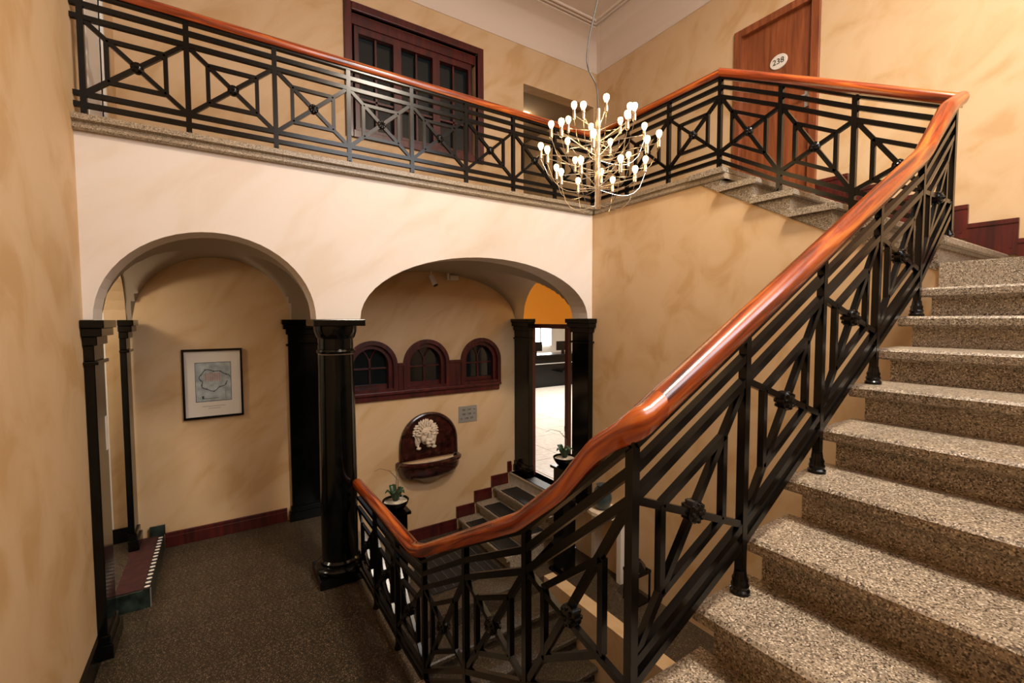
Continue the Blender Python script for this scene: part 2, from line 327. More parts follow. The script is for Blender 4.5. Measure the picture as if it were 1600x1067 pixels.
# edging stones of the gallery
es = bpy.data.objects.new('edging', None); COL.objects.link(es); es['_anchor'] = 1; es['kind'] = 'structure'; es['label'] = 'speckled stone edging along the gallery'
es.name = 'trim_5'; es.location = (Xr, Ya, ZS)
EP = [(-.035, 0), (-.045, .012), (-.045, .03), (-.03, .04), (-.03, .05), (-.06, .06), (-.06, .098), (.16, .098), (.16, 0)]
xs = [Xl, .445, 1.65, 2.7, Xr-.035]
for a_, c_ in zip(xs[:-1], xs[1:]): B().prism([(Ya+y, ZS+z) for y, z in EP], 0, a_+.001, c_-.001).build('edging_stone', 'edge', es)
ys = [Ya-.06, 3.3, 2.34]
for a_, c_ in zip(ys[:-1], ys[1:]): B().prism([(Xr+y*.6, ZS+z) for y, z in EP], 1, c_+.001, a_-.001).build('edging_stone', 'edge', es)
# ================================================================== STAIRS
def step_prof(n, t, z, zb_, last=False):   # ascending towards +u: nosing at n
    return [(n, z-.012), (n+.012, z), (n+t+.05, z), (n+t+.05, z-.05), (n+.03, z-.05), (n+.012, z-.055), (n, z-.045)]
def flight(name, label, axis, sign, n0, t, z0, count, w0, w1, over, mat='granite', thick=.17):
    th = thing(name, label, 'stairs', ((n0 if axis == 0 else (w0+w1)/2), ((w0+w1)/2 if axis == 0 else n0), z0-R))
    for i in range(count):
        z = z0+i*R; n = i*t
        def U(p): return [(n0+sign*u, v) for u, v in p]
        bb = B(); tr = U(step_prof(n, t, z, 0)); body = U([(n+.035, z-.05), (n+.05, z-.065), (n+.05, z-R-.0), (n+.05, z-R-thick), (n+t+.05, z-thick), (n+t+.05, z-.05)])
        ex = 1 if axis == 0 else 0
        bb.prism(tr, 1-axis, w0, w1); bb.prism(body, 1-axis, w0+over[0], w1-over[1])
        bb.build('step', mat, th, bevel=0)
    return th
XA0, TA = 1.325, .2975
flight('granite_staircase', 'wide speckled granite stairs rising in the foreground to the mid landing', 0, 1, XA0-TA, TA, ZC+R, 9, Yf+.03, .915, (0, .05))
flight('granite_staircase', 'short granite flight climbing from the landing to the gallery by the numbered door', 1, 1, 2.3357-5*.2932, .2932, ZL+R, 6, Xr-.055, X2-.045, (.047, 0), thick=.046)
flight('granite_staircase', 'granite flight behind the low railing, coming up from the hall floor', 1, -1, 2.45, .30, R, 6, Xl+.01, .945, (0, .0))
flight('entrance_steps', 'dark matted steps rising along the lion wall to the lobby doorway', 0, 1, 2.72, .285, ZV+R, 4, Ya+.3, Yw-.04, (0, 0))
flight('cellar_stairs', 'granite steps going down below the railing in the dark well', 1, 1, 3.97-8*.28, .28, ZV-8*R, 8, 1.01, 3.03, (0, 0), 'floor')  # granite steps in the darker floor material: shade put into the colour
flight('side_steps', 'short steps down from the hall floor behind the round column', 0, -1, 1.75, .28, ZV+R, 3, 4.75, Yw-.03, (0, 0))
b = B(); b.box(3.59, 3.9, Ya+.3, Yw, -.66, 0); struct('floor_threshold', b, 'lobbyfloor')
b = B(); b.box(.55, .93, Ya+.3, Yw-.03, -.66, -.001); struct('floor_hall_edge', b, 'floor')
# stepped dark red skirting along the lion wall
b = B(); lv = [(1.0, 2.72, ZV), (2.72, 3.005, ZV+R), (3.005, 3.29, ZV+2*R), (3.29, 3.575, ZV+3*R), (3.575, 3.64, 0)]
for a_, c_, z in lv:
    b.box(a_-.02, c_-.02, Yw-.035, Yw, z, z+.10).box(a_-.02, c_-.02, Yw-.025, Yw, z+.10, z+.155)
struct('baseboard_lion_wall', b, 'redwood', label='dark red skirting climbing the lion wall in steps')
mt = tag(B().box(1.82, 2.68, Ya+.35, 5.4, ZV, ZV+.012).build('entrance_mat', 'mat'), 'black ribbed entrance mat on the floor below the lion fountain', 'mat')
for i in range(8): B().box(1.87+i*.105, 1.876+i*.105, Ya+.37, 5.38, ZV+.012, ZV+.015).build('rib', 'matline', mt)
for i, (a_, z) in enumerate(((2.735, ZV+R), (3.02, ZV+2*R), (3.305, ZV+3*R), (3.59, 0))):
    m_ = tag(B().box(a_, a_+(.265 if i < 3 else .165), Ya+.34, 5.40 if i < 3 else 5.2, z, z+.01).build('stair_mat', 'mat'), 'black rubber mat on the %s step up to the lobby doorway' % ('lowest', 'second', 'third', 'top')[i], 'mat', 'mats on the lobby steps')
    B().box(a_+.015, a_+.02, Ya+.36, 5.38 if i < 3 else 5.18, z+.01, z+.013).build('nosing_strip', 'matline', m_)
# step with dotted edge at the left opening
st = thing('raised_step', 'low green marble step with a carpet top and a white dotted edge', 'step', (-.65, 5.0, 0))
B().box(Xl, -.545, 4.515, Yw-.03, 0, .145).build('marble_body', 'greenmarble', st)
B().box(Xl, -.59, 4.54, Yw-.04, .145, .152).build('carpet', 'carpet', st)
B().box(Xl+.11, -.535, Yw-.05, Yw-.03, .153, .25).build('upstand', 'greenmarble', st)
B().box(-.548, -.540, 4.515, 4.545, 0, .145).build('edge_strip', 'steel', st)
B().box(-.59, -.545, 4.52, Yw-.05, .145, .153).build('tread_strip', 'mat', st)
dm = B().lathe([(.019, 0), (.019, .002)], n=12).mesh('dot', 'dot')
for i in range(15): link('dot', dm, st, (-.567, 4.56+i*.069, .153), scale=(1, .8, 1))
# ================================================================== COLUMNS
def capital_prof(r, z1, a):   # round capital up to z1
    return [(r, z1-.30), (r+.012, z1-.295), (r+.018, z1-.28), (r+.012, z1-.265), (r, z1-.26), (r, z1-.17), (r+.012, z1-.16), (r+.03, z1-.11), (a-.03, z1-.06)]
c = thing('column', 'round polished black column carrying the two arches', 'column', (.845, 4.17, 0))
cx, cy, r = .845, 4.175, .152
B().lathe([(r*1.02, .17), (r*1.03, .8), (r, 1.6), (r*.96, ZP-.31)], (cx, cy, 0), 40).build('shaft', 'marble', c, True)
B().lathe([(p, z) for p, z in capital_prof(r*.96, ZP, .21)], (cx, cy, 0), 40).build('capital', 'marble', c, True)
B().box(cx-.21, cx+.21, cy-.2, cy+.2, ZP-.06, ZP-.002).build('abacus', 'marble', c, bevel=.006)
B().lathe([(.205, .075), (.215, .09), (.215, .115), (.2, .13), (.17, .14), (.172, .165), (.155, .18)], (cx, cy, 0), 40).build('base_moulding', 'marble', c, True)
B().box(cx-.21, cx+.21, cy-.205, cy+.205, 0, .078).build('plinth', 'marble', c, bevel=.01)
def pilaster(label, x0, x1, y0, y1, zb=0., sides=(1, 1, 1, 1)):   # sides: -x,+x,-y,+y that project
    t = thing('pilaster', label, 'pilaster', ((x0+x1)/2, (y0+y1)/2, zb))
    def bx(e, z0, z1, nm): B().box(x0-e*sides[0], x1+e*sides[1], y0-e*sides[2], y1+e*sides[3], z0, z1).build(nm, 'marble', t, bevel=.005)
    bx(0, zb+.16, ZP-.28, 'shaft'); bx(.022, ZP-.30, ZP-.275, 'necking'); bx(.0, ZP-.275, ZP-.17, 'frieze'); bx(.02, ZP-.17, ZP-.11, 'echinus'); bx(.05, ZP-.11, ZP-.055, 'cornice'); bx(.065, ZP-.055, ZP-.002, 'abacus')
    bx(.03, zb, zb+.1, 'plinth'); bx(.015, zb+.1, zb+.16, 'base_moulding'); return t
pilaster('black pilaster against the left wall at the front of the hall', Xl+.002, Xl+.056, Ya-.05, 4.27, 0, (0, 1, 1, 1))
pilaster('slim black pilaster beside the dotted step at the back left', Xl-.02, Xl+.03, 5.36, 5.58, .153, (0, 1, 1, 0))
pilaster('wide black pilaster behind the round column', .62, .93, Yw-.06, Yw-.001, 0, (1, 1, 1, 0))
pilaster('black pilaster left of the lobby doorway', 3.69, 3.765, 5.26, Yw-.002, 0, (1, 0, 1, 0))
pilaster('black pilaster right of the lobby doorway below the gallery corner', Xr-.08, Xr-.004, Ya-.03, 4.30, 0, (1, 0, 1, 1))
# ================================================================== RAILINGS
foot_me = B().lathe([(.027, 0), (.027, .008), (.022, .02), (.016, .05), (.0145, .062)], n=12).mesh('post_foot', 'black', True)
turn_me = B().lathe([(.034, 0), (.034, .012), (.028, .018), (.031, .03), (.026, .04), (.028, .052), (.023, .062), (.020, .085)], n=14).mesh('post_foot', 'black', True)
ros_me = B().lathe([(.012, -.03), (.022, -.027), (.032, -.018), (.038, -.013), (.038, .013), (.032, .018), (.022, .027), (.012, .03)], n=14, axis=1)
for k in range(8):
    for s_ in (-1, 1): ros_me.blob((.026*cos(2*pi*k/8), s_*.02, .026*sin(2*pi*k/8)), .0095, 6)
ros_me.blob((0, -.03, 0), .012, 8).blob((0, .03, 0), .012, 8)
ros_me = ros_me.mesh('rosette', 'black', True)
BW = .032
def railing(th, posts, b1, b2, skip=(), turned=False, big=1.0, ground=None):
    """posts: (x, y, foot z, underside of handrail z)"""
    W_ = BW*big
    for i, (x, y, f, t) in enumerate(posts):
        f = (ground or {}).get(i, f)
        if i in skip: continue
        p = B().box(x-W_/2-.001, x+W_/2+.001, y-W_/2-.001, y+W_/2+.001, f, t).build('post', 'black', th)
        link('post_foot', turn_me if turned else foot_me, p, (x, y, f))
    for (xa, ya, fa, ta), (xb, yb, fb, tb) in zip(posts[:-1], posts[1:]):
        d = Vector((xb-xa, yb-ya, 0)).normalized(); n = Vector((-d.y, d.x, 0))
        def P(s, za, zb_): return Vector((xa+(xb-xa)*s, ya+(yb-ya)*s, za+(zb_-za)*s))
        for za, zb_, hh in ((ta-.009, tb-.009, .018), (ta-.083, tb-.083, W_), (ta-.168, tb-.168, W_), (fa+b2, fb+b2, W_), (fa+b1, fb+b1, W_)):
            B().bar(P(0, za, zb_), P(1, za, zb_), W_ if hh != .018 else .04, hh, n).build('rail', 'black', th)
        def F(s, v): return P(s, fa+b2+(ta-.168-fa-b2)*v, fb+b2+(tb-.168-fb-b2)*v)
        e = .012
        B().bar(F(e, e), F(1-e, 1-e), W_*.8, W_*.9, n).build('diagonal_bar', 'black', th)
        B().bar(F(e, 1-e), F(1-e, e), W_*.76, W_*.9, n).build('diagonal_bar', 'black', th)
        q0, q1 = .22, .78
        for A_, C_ in (((q0, q0), (q1, q0)), ((q1, q0), (q1, q1)), ((q1, q1), (q0, q1)), ((q0, q1), (q0, q0))):
            B().bar(F(*A_), F(*C_), W_*.84, W_*.84, n).build('inner_bar', 'black', th)
        link('rosette', ros_me, th, F(.5, .5), rz=atan2(d.y, d.x))
HP = [(-.030, 0), (.030, 0), (.036, .008), (.043, .024), (.044, .038), (.038, .054), (.026, .066), (.009, .071), (-.009, .071), (-.026, .066), (-.038, .054), (-.044, .038), (-.043, .024), (-.036, .008)]
def smooth_path(pts, r=.06, n=5):
    pts = [Vector(p) for p in pts]; out = [pts[0]]
    for a, p, c in zip(pts[:-2], pts[1:-1], pts[2:]):
        ra = min(r, (p-a).length*.45); rc = min(r, (c-p).length*.45); u = p+(a-p).normalized()*ra; v = p+(c-p).normalized()*rc
        out += [u*(1-s)**2+p*2*s*(1-s)+v*s*s for s in [k/n for k in range(n+1)]]
    return out+[pts[-1]]
UT = .815
# gallery railing: long side over the arches and return above the right wall
g = thing('gallery_railing', 'black iron gallery railing with crossed panels above the arches', 'railing', (1.5, Ya+.04, ZB))
Xg, Yg = Xr+.035, Ya+.04
railing(g, [(-.7155+.562*i, Yg, ZB, ZB+UT) for i in range(8)]+[(Xg, Yg, ZB, ZB+UT)], .087, .158)
yq = [Yg-.5475*i for i in range(4)]
railing(g, [(Xg, y, ZB, ZB+UT) for y in yq], .087, .158, skip=(0, 3))
nb = [(Xl+.0, Yg), (-.7155, Yg)]
for za in (UT-.083, UT-.168, .158, .087): B().bar((Xl, Yg, ZB+za), (-.7155, Yg, ZB+za), BW, BW, (0, 1, 0)).build('rail', 'black', g)
# flight B railing
fb = thing('stair_railing', 'black iron stair railing descending in front of the numbered door', 'railing', (Xg, 1.6, 3.0))
PB = [(Xg, yq[3], ZB, ZB+UT), (Xg, 1.905, 3.315, 4.16), (Xg, 1.40, 3.04, 3.865), (Xg, .885, 2.78, 3.585)]
railing(fb, PB, .087, .158, ground={1: 3.30, 2: 2.97, 3: 2.805})
# flight A railing
ra = thing('stair_railing', 'large black iron railing with glossy wooden handrail along the foreground stairs', 'railing', (2.3, YA, 1.6))
PA = []
for k, (tz) in enumerate((1.955, 2.253, 2.555, 2.858, 3.158, 3.585)):
    PA.append((XC+.564*k if k < 5 else Xg, YA if k < 5 else .885, ZC+.33*k+(.06 if k == 0 else (-.06+.18 if k == 5 else 0)), tz))
railing(ra, PA, .185, .25, skip=(5,), turned=True, big=.84, ground={0: ZC})
b = B(); b.prism([(2.47, .028), (1.925, .398), (1.40, .698), (.955, .985), (.955, .55), (2.47, -.4)], 0, .947, 1.0); struct('trim_7', b, 'edge', label='sloping stone string under the stairwell railing')
# hall / flight C railing
rc = thing('stair_railing', 'dark iron railing around the stairwell from the round column to the foreground corner', 'railing', (XC, 2.6, 0))
PC = [(XC, 4.0, 0, UT), (XC, 3.5, 0, UT), (XC, 2.975, 0, UT), (XC, 2.47, .03, .87), (XC, 1.925, .40, 1.205), (XC, 1.40, .70, 1.49), (XC, YA, ZC+.06, 1.955)]
railing(rc, PC, .09, .16, skip=(0, 6), big=.85)
# the continuous wooden handrails
def handrail(parent, pts, r): return B().sweep(smooth_path(pts, r), HP).build('handrail', 'rail', parent, True)
handrail(g, [(Xl, Yg, ZB+UT), (Xg, Yg, ZB+UT), (Xg, yq[3], ZB+UT)], .02)
handrail(fb, [(Xg, yq[3], ZB+UT), (Xg, 1.905, 4.16), (Xg, .885-.03, 3.575)], .05)
handrail(ra, [(Xg+.03, .869, 3.6), (3.62, YA, 3.50), (3.24, YA, 3.162), (XC+.10, YA, 2.008)], .07)
handrail(rc, [(XC, 4.03, UT+.005), (XC, 2.62, UT+.02), (XC, 2.45, .90), (XC, 1.42, 1.475), (XC, 1.15, 1.69), (XC, .99, 1.865), (XC, YA, 1.952), (XC+.10, YA, 2.008)], .055)
# ================================================================== UPPER WALL: window, door, corridor
wd = thing('wall_window', 'dark red framed window in the upper wall behind the gallery railing', 'window', (2.24, Yw, UW[2]))
x0, x1, z0, z1 = UW
for nm, bx in (('frame_side', (x0-.09, x0+.0, z0-.09, z1+.09)), ('frame_side', (x1, x1+.09, z0-.09, z1+.09)), ('frame_top', (x0, x1, z1, z1+.09)), ('frame_bottom', (x0, x1, z0-.09, z0))):
    B().box(bx[0], bx[1], Yw-.03, Yw+.05, bx[2], bx[3]).build(nm, 'redwood', wd, bevel=.006)
B().box(x0, x1, Yw+.15, Yw+.16, z0, z1).build('pane', 'glass', wd)
B().box(x0, x1, Yw+.05, Yw+.14, z1-.12, z1).build('head_rail', 'redwood', wd)
n = 3; cw = (x1-x0-.1)/n
for i in range(n):
    a_ = x0+.05+i*cw; c_ = a_+cw
    s_ = B().box(a_, a_+.05, Yw+.07, Yw+.14, z0, z1-.12).box(c_-.05, c_, Yw+.07, Yw+.14, z0, z1-.12).box(a_+.05, c_-.05, Yw+.07, Yw+.14, z0, z0+.07).box(a_+.05, c_-.05, Yw+.07, Yw+.14, z1-.2, z1-.12).build('casement', 'redwood', wd)
    B().box((a_+c_)/2-.012, (a_+c_)/2+.012, Yw+.1, Yw+.14, z0+.07, z1-.2).build('glazing_bar', 'redwood', s_)
    B().box(a_+.05, c_-.05, Yw+.1, Yw+.14, z0+.42, z0+.445).build('glazing_bar', 'redwood', s_)
dr = thing('room_door', 'reddish wooden door with an oval 238 plate at the top of the stairs', 'door', (X2, 2.77, ZB))
B().box(X2-.03, X2+.1, D0-.0, D0+.085, ZB, DT).build('jamb', 'doorwood', dr, bevel=.006)
B().box(X2-.03, X2+.1, D1-.085, D1, ZB, DT).build('jamb', 'doorwood', dr, bevel=.006)
B().box(X2-.03, X2+.1, D0+.085, D1-.085, DT-.085, DT).build('lintel', 'doorwood', dr, bevel=.006)
lf = B().box(X2+.03, X2+.07, D0+.085, D1-.085, ZB+.005, DT-.085).build('leaf', 'doorwood', dr)
pc = Vector((X2+.028, 2.732, 5.19))
B().lathe([(.1, 0), (.1, -.008), (.095, -.012)], pc, 28, 0, .95, .8).build('number_plate', 'paper', lf)
text('number', '238', .085, 'ink', lf, pc+Vector((-.0135, 0, 0)), (0, -1, 0), (0, 0, 1))
B().box(X2+.018, X2+.03, D0+.10, D0+.15, ZB+.95, ZB+1.16).build('lock_plate', 'steel', lf)
B().bar((X2-.02, D0+.125, ZB+1.06), (X2-.02, D0+.25, ZB+1.06), .018, .018, (0, 0, 1)).bar((X2+.02, D0+.125, ZB+1.06), (X2-.03, D0+.125, ZB+1.06), .016, .016, (0, 0, 1)).build('handle', 'steel', lf)
B().box(X2+.1, X2+.12, D0+.002, D1-.002, ZB, DT-.002).build('backing', 'grey_wall', dr)
# corridor behind the opening
x0, x1 = UO[0], UO[1]
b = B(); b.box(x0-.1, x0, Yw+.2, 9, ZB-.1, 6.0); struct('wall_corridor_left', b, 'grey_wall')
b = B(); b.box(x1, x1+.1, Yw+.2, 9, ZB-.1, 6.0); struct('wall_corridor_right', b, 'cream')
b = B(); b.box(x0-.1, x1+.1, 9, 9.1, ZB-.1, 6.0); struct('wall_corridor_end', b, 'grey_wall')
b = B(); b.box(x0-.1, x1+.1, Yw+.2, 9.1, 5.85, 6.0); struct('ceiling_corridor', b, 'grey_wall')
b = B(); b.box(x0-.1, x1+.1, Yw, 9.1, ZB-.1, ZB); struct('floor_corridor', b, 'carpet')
tag(B().box(4.3, 5.0, 8.9, 8.99, ZB, 5.7).build('corridor_door', 'redwood'), 'dark red door at the far end of the upper corridor', 'door')
tag(B().lathe([(.13, 0), (.15, -.02), (.13, -.06), (.06, -.085), (.0, -.09)], (4.50, 6.6, 5.85), 24).build('ceiling_lamp', 'lampglass', None, True), 'small round ceiling lamp glowing in the upper corridor', 'lamp')
lamp('corridor_light', (4.50, 6.6, 5.6), 3, (1, .75, .45), .1)
# ================================================================== LOBBY beyond the doorway
b = B(); b.box(3.9, 14, 3.6, 16, -.1, 0); lo = struct('floor_lobby', b, 'lobbyfloor')
tm2 = B().box(0, .79, 0, .79, 0, .006).mesh('tile', 'lobbyfloor')
for i in range(9):
    for j in range(9): link('tile', tm2, lo, (3.95+i*.8, 4.2+j*.8+(.4 if i % 2 else 0), 0))
b = B(); b.box(3.86, 14, 3.5, 3.6, 0, 3.5).box(14, 14.1, 3.5, 16, 0, 3.5); struct('wall_lobby_right', b, 'cream')
b = B(); b.box(3.80, 3.9, Yw+.14, 16, 0, 3.5); struct('wall_lobby_left', b, 'cream')
b = B(); b.box(3.9, 14, 3.5, 16.1, 3.42, 3.5); struct('ceiling_lobby', b, 'white')
b = B(); b.box(4.2, 14, 16, 16.1, 0, 3.5); struct('wall_lobby_back', b, 'white')
b = B(); b.box(5.45, 5.6, 3.6, 8.0, 2.19, 3.42); struct('wall_lobby_orange', b, 'orange')
for k, x in enumerate((8.6, 10.2, 11.8)): 
    o = struct('window_%d' % (k+2), B().box(x-.62, x+.62, 15.93, 16, 1.15, 2.9), 'daylight', label='bright lobby window seen through the doorway')
    B().box(x-.66, x-.6, 15.9, 16, 1.1, 2.95).box(x+.6, x+.66, 15.9, 16, 1.1, 2.95).box(x-.6, x+.6, 15.9, 16, 2.89, 2.95).box(x-.03, x+.03, 15.9, 15.94, 1.15, 2.9).build('frame', 'white', o)
ct = thing('reception_counter', 'long black counter in the bright lobby beyond the doorway', 'counter', (9.6, 12.2, 0))
B().box(8.3, 12.5, 12.0, 12.6, 0, 1.05).build('body', 'black', ct); B().box(8.2, 12.6, 11.9, 12.7, 1.05, 1.1).build('top', 'black', ct, bevel=.01)
B().box(8.4, 12.4, 11.97, 12.0, .78, .81).build('rail_strip', 'steel', ct); B().box(9.6, 11, 11.7, 12.0, .5, .56).build('ledge', 'black', ct)
for i, (x, nm) in enumerate(((8.9, 'left'), (10.1, 'right'))):
    s_ = thing('monitor', 'black monitor on the lobby counter, the %s one' % nm, 'monitor', (x, 12.3, 1.1))
    B().box(x-.28, x+.28, 12.28, 12.32, 1.2, 1.52).build('screen', 'black', s_); B().box(x-.05, x+.05, 12.27, 12.33, 1.1, 1.2).build('stand', 'black', s_)
area('lobby_ceiling_light', (8.5, 9.0, 3.4), (0, 0, 0), 3, 3, 420, (1, .95, .88))
lamp('lobby_lamp', (4.9, 5.0, 3.1), 16, (1, .7, .3), .15)
df = thing('doorway_frame', 'dark red wooden frame of the lobby doorway', 'door frame', (3.8, 4.9, 0))
B().box(3.78, 3.84, 4.50, 4.56, 0, 2.21).build('jamb', 'redwood', df); B().box(3.78, 3.84, 5.30, 5.36, 0, 2.21).build('jamb', 'redwood', df); B().box(3.77, 3.85, 4.45, 5.40, 2.17, 2.23).build('lintel', 'redwood', df)
# ================================================================== LION WALL: niches, fountain, sign, spots
for i, (c_, a_) in enumerate(NI):
    nw = thing('niche_window', 'small arched red-framed window, %s of the three in the lion wall' % ('leftmost', 'middle', 'rightmost')[i], 'window', (c_, Yw, 1.41), 'arched windows of the lion wall')
    def archpath(a, zb, zt, y, n=22): return [(c_-a, y, zb)]+[(c_-a*cos(pi*k/n), y, zt-a+a*sin(pi*k/n)) for k in range(n+1)]+[(c_+a, y, zb)]
    def arch_band(a0, a1, y0_, y1_, zb, n=22):
        bb = B(); i0 = [(c_-a0, zb)]+[(c_-a0*cos(pi*k/n), 2.01-.3+a0*sin(pi*k/n)) for k in range(n+1)]+[(c_+a0, zb)]; i1 = [(c_-a1, zb)]+[(c_-a1*cos(pi*k/n), 2.01-.3+a1*sin(pi*k/n)) for k in range(n+1)]+[(c_+a1, zb)]
        m_ = len(i0); bb.add([(x, y, z) for y in (y0_, y1_) for L in (i0, i1) for x, z in L], [(j, j+1, m_+j+1, m_+j) for j in range(m_-1)]+[(2*m_+j, 2*m_+j+1, 3*m_+j+1, 3*m_+j) for j in range(m_-1)]+[(j, j+1, 2*m_+j+1, 2*m_+j) for j in range(m_-1)]+[(m_+j, m_+j+1, 3*m_+j+1, 3*m_+j) for j in range(m_-1)]); return bb
    arch_band(.272, .325, Yw-.03, Yw+.02, 1.38).build('architrave', 'redwood', nw, True)
    arch_band(.22, .298, Yw+.02, Yw+.13, 1.41).build('reveal', 'redwood', nw, True)
    B().box(c_-.3, c_+.3, Yw+.11, Yw+.125, 1.41, 2.01).build('pane', 'glass', nw)
    B().box(c_-.30, c_+.30, Yw-.02, Yw+.13, 1.385, 1.42).build('sill_board', 'redwood', nw); B().box(c_-.22, c_+.22, Yw+.08, Yw+.11, 1.42, 1.47).build('sill', 'redwood', nw)
    bb = B().box(c_-.012, c_+.012, Yw+.09, Yw+.112, 1.47, 1.80).box(c_-.22, c_+.22, Yw+.09, Yw+.112, 1.665, 1.685)
    for s_ in (-1, 1):
        pts = [(c_+s_*(.22-.22*cos(a*.5)) if False else c_+s_*.22*(1-cos(t_)), Yw+.1, 1.70+.27*sin(t_)) for t_ in [k*pi/2/8 for k in range(9)]]
        bb.tube(pts, .009, 5)
    bb.build('tracery', 'redwood', nw)
ws = thing('niche_sill', 'long dark red wooden sill below the three arched windows', 'sill', (2.3, Yw, 1.3))
B().box(1.2, 3.43, Yw-.06, Yw, 1.345, 1.385).build('ledge', 'redwood', ws, bevel=.006); B().box(1.22, 3.41, Yw-.03, Yw, 1.275, 1.345).build('apron', 'redwood', ws, bevel=.004)
for a_, c_ in ((1.89, 1.96), (2.615, 2.785)):
    B().box(a_, c_, Yw-.025, Yw, 1.385, 1.70).build('panel', 'redwood', ws, bevel=.004); B().box(a_-.01, c_+.01, Yw-.04, Yw, 1.70, 1.74).build('panel_cap', 'redwood', ws, bevel=.004)
ft = thing('wall_fountain', 'dark red marble wall fountain with an arched back below the windows', 'fountain', (2.3, Yw, .1))
fc, fa = 2.30, .40
B().prism([(fc-fa, .44)]+[(fc-fa*cos(pi*k/24), .66+.395*sin(pi*k/24)) for k in range(25)]+[(fc+fa, .44)], 1, Yw-.035, Yw).build('back_slab', 'redmarble', ft)
bb = B(); pth = [(fc-fa+.01, Yw-.045, .46)]+[(fc-(fa-.015)*cos(pi*k/24), Yw-.045, .66+.38*sin(pi*k/24)) for k in range(25)]+[(fc+fa-.01, Yw-.045, .46)]
bb.tube(pth, .022, 8).build('back_moulding', 'redmarble', ft, True)
def bowl(levels, n=28):
    bb = B(); vs = []
    for a, d, z in levels: vs += [(fc-a*cos(pi*k/n), Yw-.001-d*sin(pi*k/n)**.8 if 0 < k < n else Yw-.001, z) for k in range(n+1)]
    m_ = n+1; L = len(levels); bb.add(vs, [(j*m_+i, j*m_+i+1, (j+1)*m_+i+1, (j+1)*m_+i) for j in range(L-1) for i in range(n)]); return bb
bowl([(.30, .16, .34), (.40, .22, .44), (.43, .25, .445), (.46, .275, .425), (.46, .275, .40), (.43, .25, .375), (.42, .245, .30), (.38, .21, .235), (.25, .15, .20), (.14, .1, .14), (.05, .05, .105)]).build('basin', 'redmarble', ft, True)
bowl([(.405, .225, .444), (.38, .21, .41), (.33, .18, .385), (.02, .01, .38)]).build('basin_inside', 'stone', ft, True)
ln = thing('lion_mask', 'pale stone lion head on the back of the red fountain', 'sculpture', (2.275, Yw-.05, .62))
lx, ly, lz = 2.24, Yw-.06, .79
bb = B().blob((lx, ly+.0, lz-.01), .10, 16, (.80, .75, 1.05))                       # skull
bb.blob((lx, ly-.085, lz-.055), .052, 14, (.82, .85, .72))                          # muzzle
bb.blob((lx, ly-.085, lz-.005), .03, 12, (.72, .95, 1.9), Matrix.Rotation(.25, 3, 'X'))  # nose bridge
bb.blob((lx, ly-.13, lz-.04), .017, 10, (1.35, .8, .8))                             # nose tip
for s_ in (-1, 1):
    bb.blob((lx+s_*.024, ly-.118, lz-.07), .024, 10, (1, .8, .85)).blob((lx+s_*.036, ly-.072, lz+.045), .024, 10, (1.25, .7, .55), Matrix.Rotation(s_*.5, 3, 'Y'))
    bb.blob((lx+s_*.052, ly-.055, lz-.035), .032, 10, (.8, .7, 1.1)).blob((lx+s_*.036, ly-.077, lz+.022), .012, 8, (1.3, .6, .8))
bb.blob((lx, ly-.08, lz-.108), .028, 10, (1.1, .9, .6))
bb.v = [(lx+(x-lx)*1.22, ly-.02+(y-ly)*1.15, lz-.01+(z-lz)*1.22) for x, y, z in bb.v]
bb.v = [(x, min(y, Yw-.037), z) for x, y, z in bb.v]; bb.build('face', 'stone', ln, True)
bb = B().blob((lx, ly+.02, lz+.005), .13, 18, (1.0, .42, 1.05)); rnd = random.Random(3)
for s_ in (-1, 1): bb.blob((lx+s_*.12, ly+.01, lz-.08), .045, 10, (.7, .6, 2.1))
for ringr, cnt, y_, sz in ((.098, 11, -.045, .022), (.122, 14, -.028, .026), (.146, 17, .0, .028)):
    for k in range(cnt):
        a = pi*(-.06+1.12*k/(cnt-1))+rnd.uniform(-.06, .06); rr = ringr*(1+.06*rnd.random())
        bb.blob((lx+rr*cos(a), ly+y_, lz+.01+rr*.98*sin(a)), sz, 8, (.62, .7, 1.35), Matrix.Rotation(-(a-pi/2)+rnd.uniform(-.5, .5), 3, 'Y'))
for s_ in (-1, 1):
    for c0, x_, y_ in ((6, .14, 0), (4, .118, -.02)):
        for k in range(c0): bb.blob((lx+s_*(x_+.012*sin(k*1.3)-.006*k), ly+y_, lz-.0-.032*k), .024, 8, (.75, .75, 1.2), Matrix.Rotation(s_*.3*sin(k*1.7), 3, 'Y'))
    bb.blob((lx+s_*.108, ly-.02, lz-.19), .026, 8, (1.4, .9, .8))
bb.v = [(x, min(y, Yw-.037), z) for x, y, z in bb.v]; bb.build('mane', 'stone', ln, True)
sg = thing('direction_sign', 'small grey metal room direction sign beside the lion fountain', 'sign', (2.9, Yw, .95))
B().box(2.752, 3.042, Yw-.008, Yw, .845, 1.075).build('plate', 'steel', sg)
for i, (s_, dx) in enumerate((('101 - 117', -.01), ('122 - 134', -.01), ('118 - 121', .03))):
    z = 1.02-.06*i; text('lettering', s_, .036, 'ink', sg, (2.885+dx, Yw-.0095, z), (1, 0, 0), (0, 0, 1))
    ax, sd = (2.995, 1) if i < 2 else (2.80, -1)
    B().box(ax-.018, ax+.018, Yw-.0105, Yw-.008, z-.002, z+.002).prism([(ax+sd*.02, z), (ax+sd*.008, z+.008), (ax+sd*.008, z-.008)], 1, Yw-.0105, Yw-.008).build('arrow', 'ink', sg)
s1 = thing('spotlight', 'cylindrical spotlight hanging under the arch, pointing down at the fountain', 'spotlight', (2.36, 5.5, 2.8))
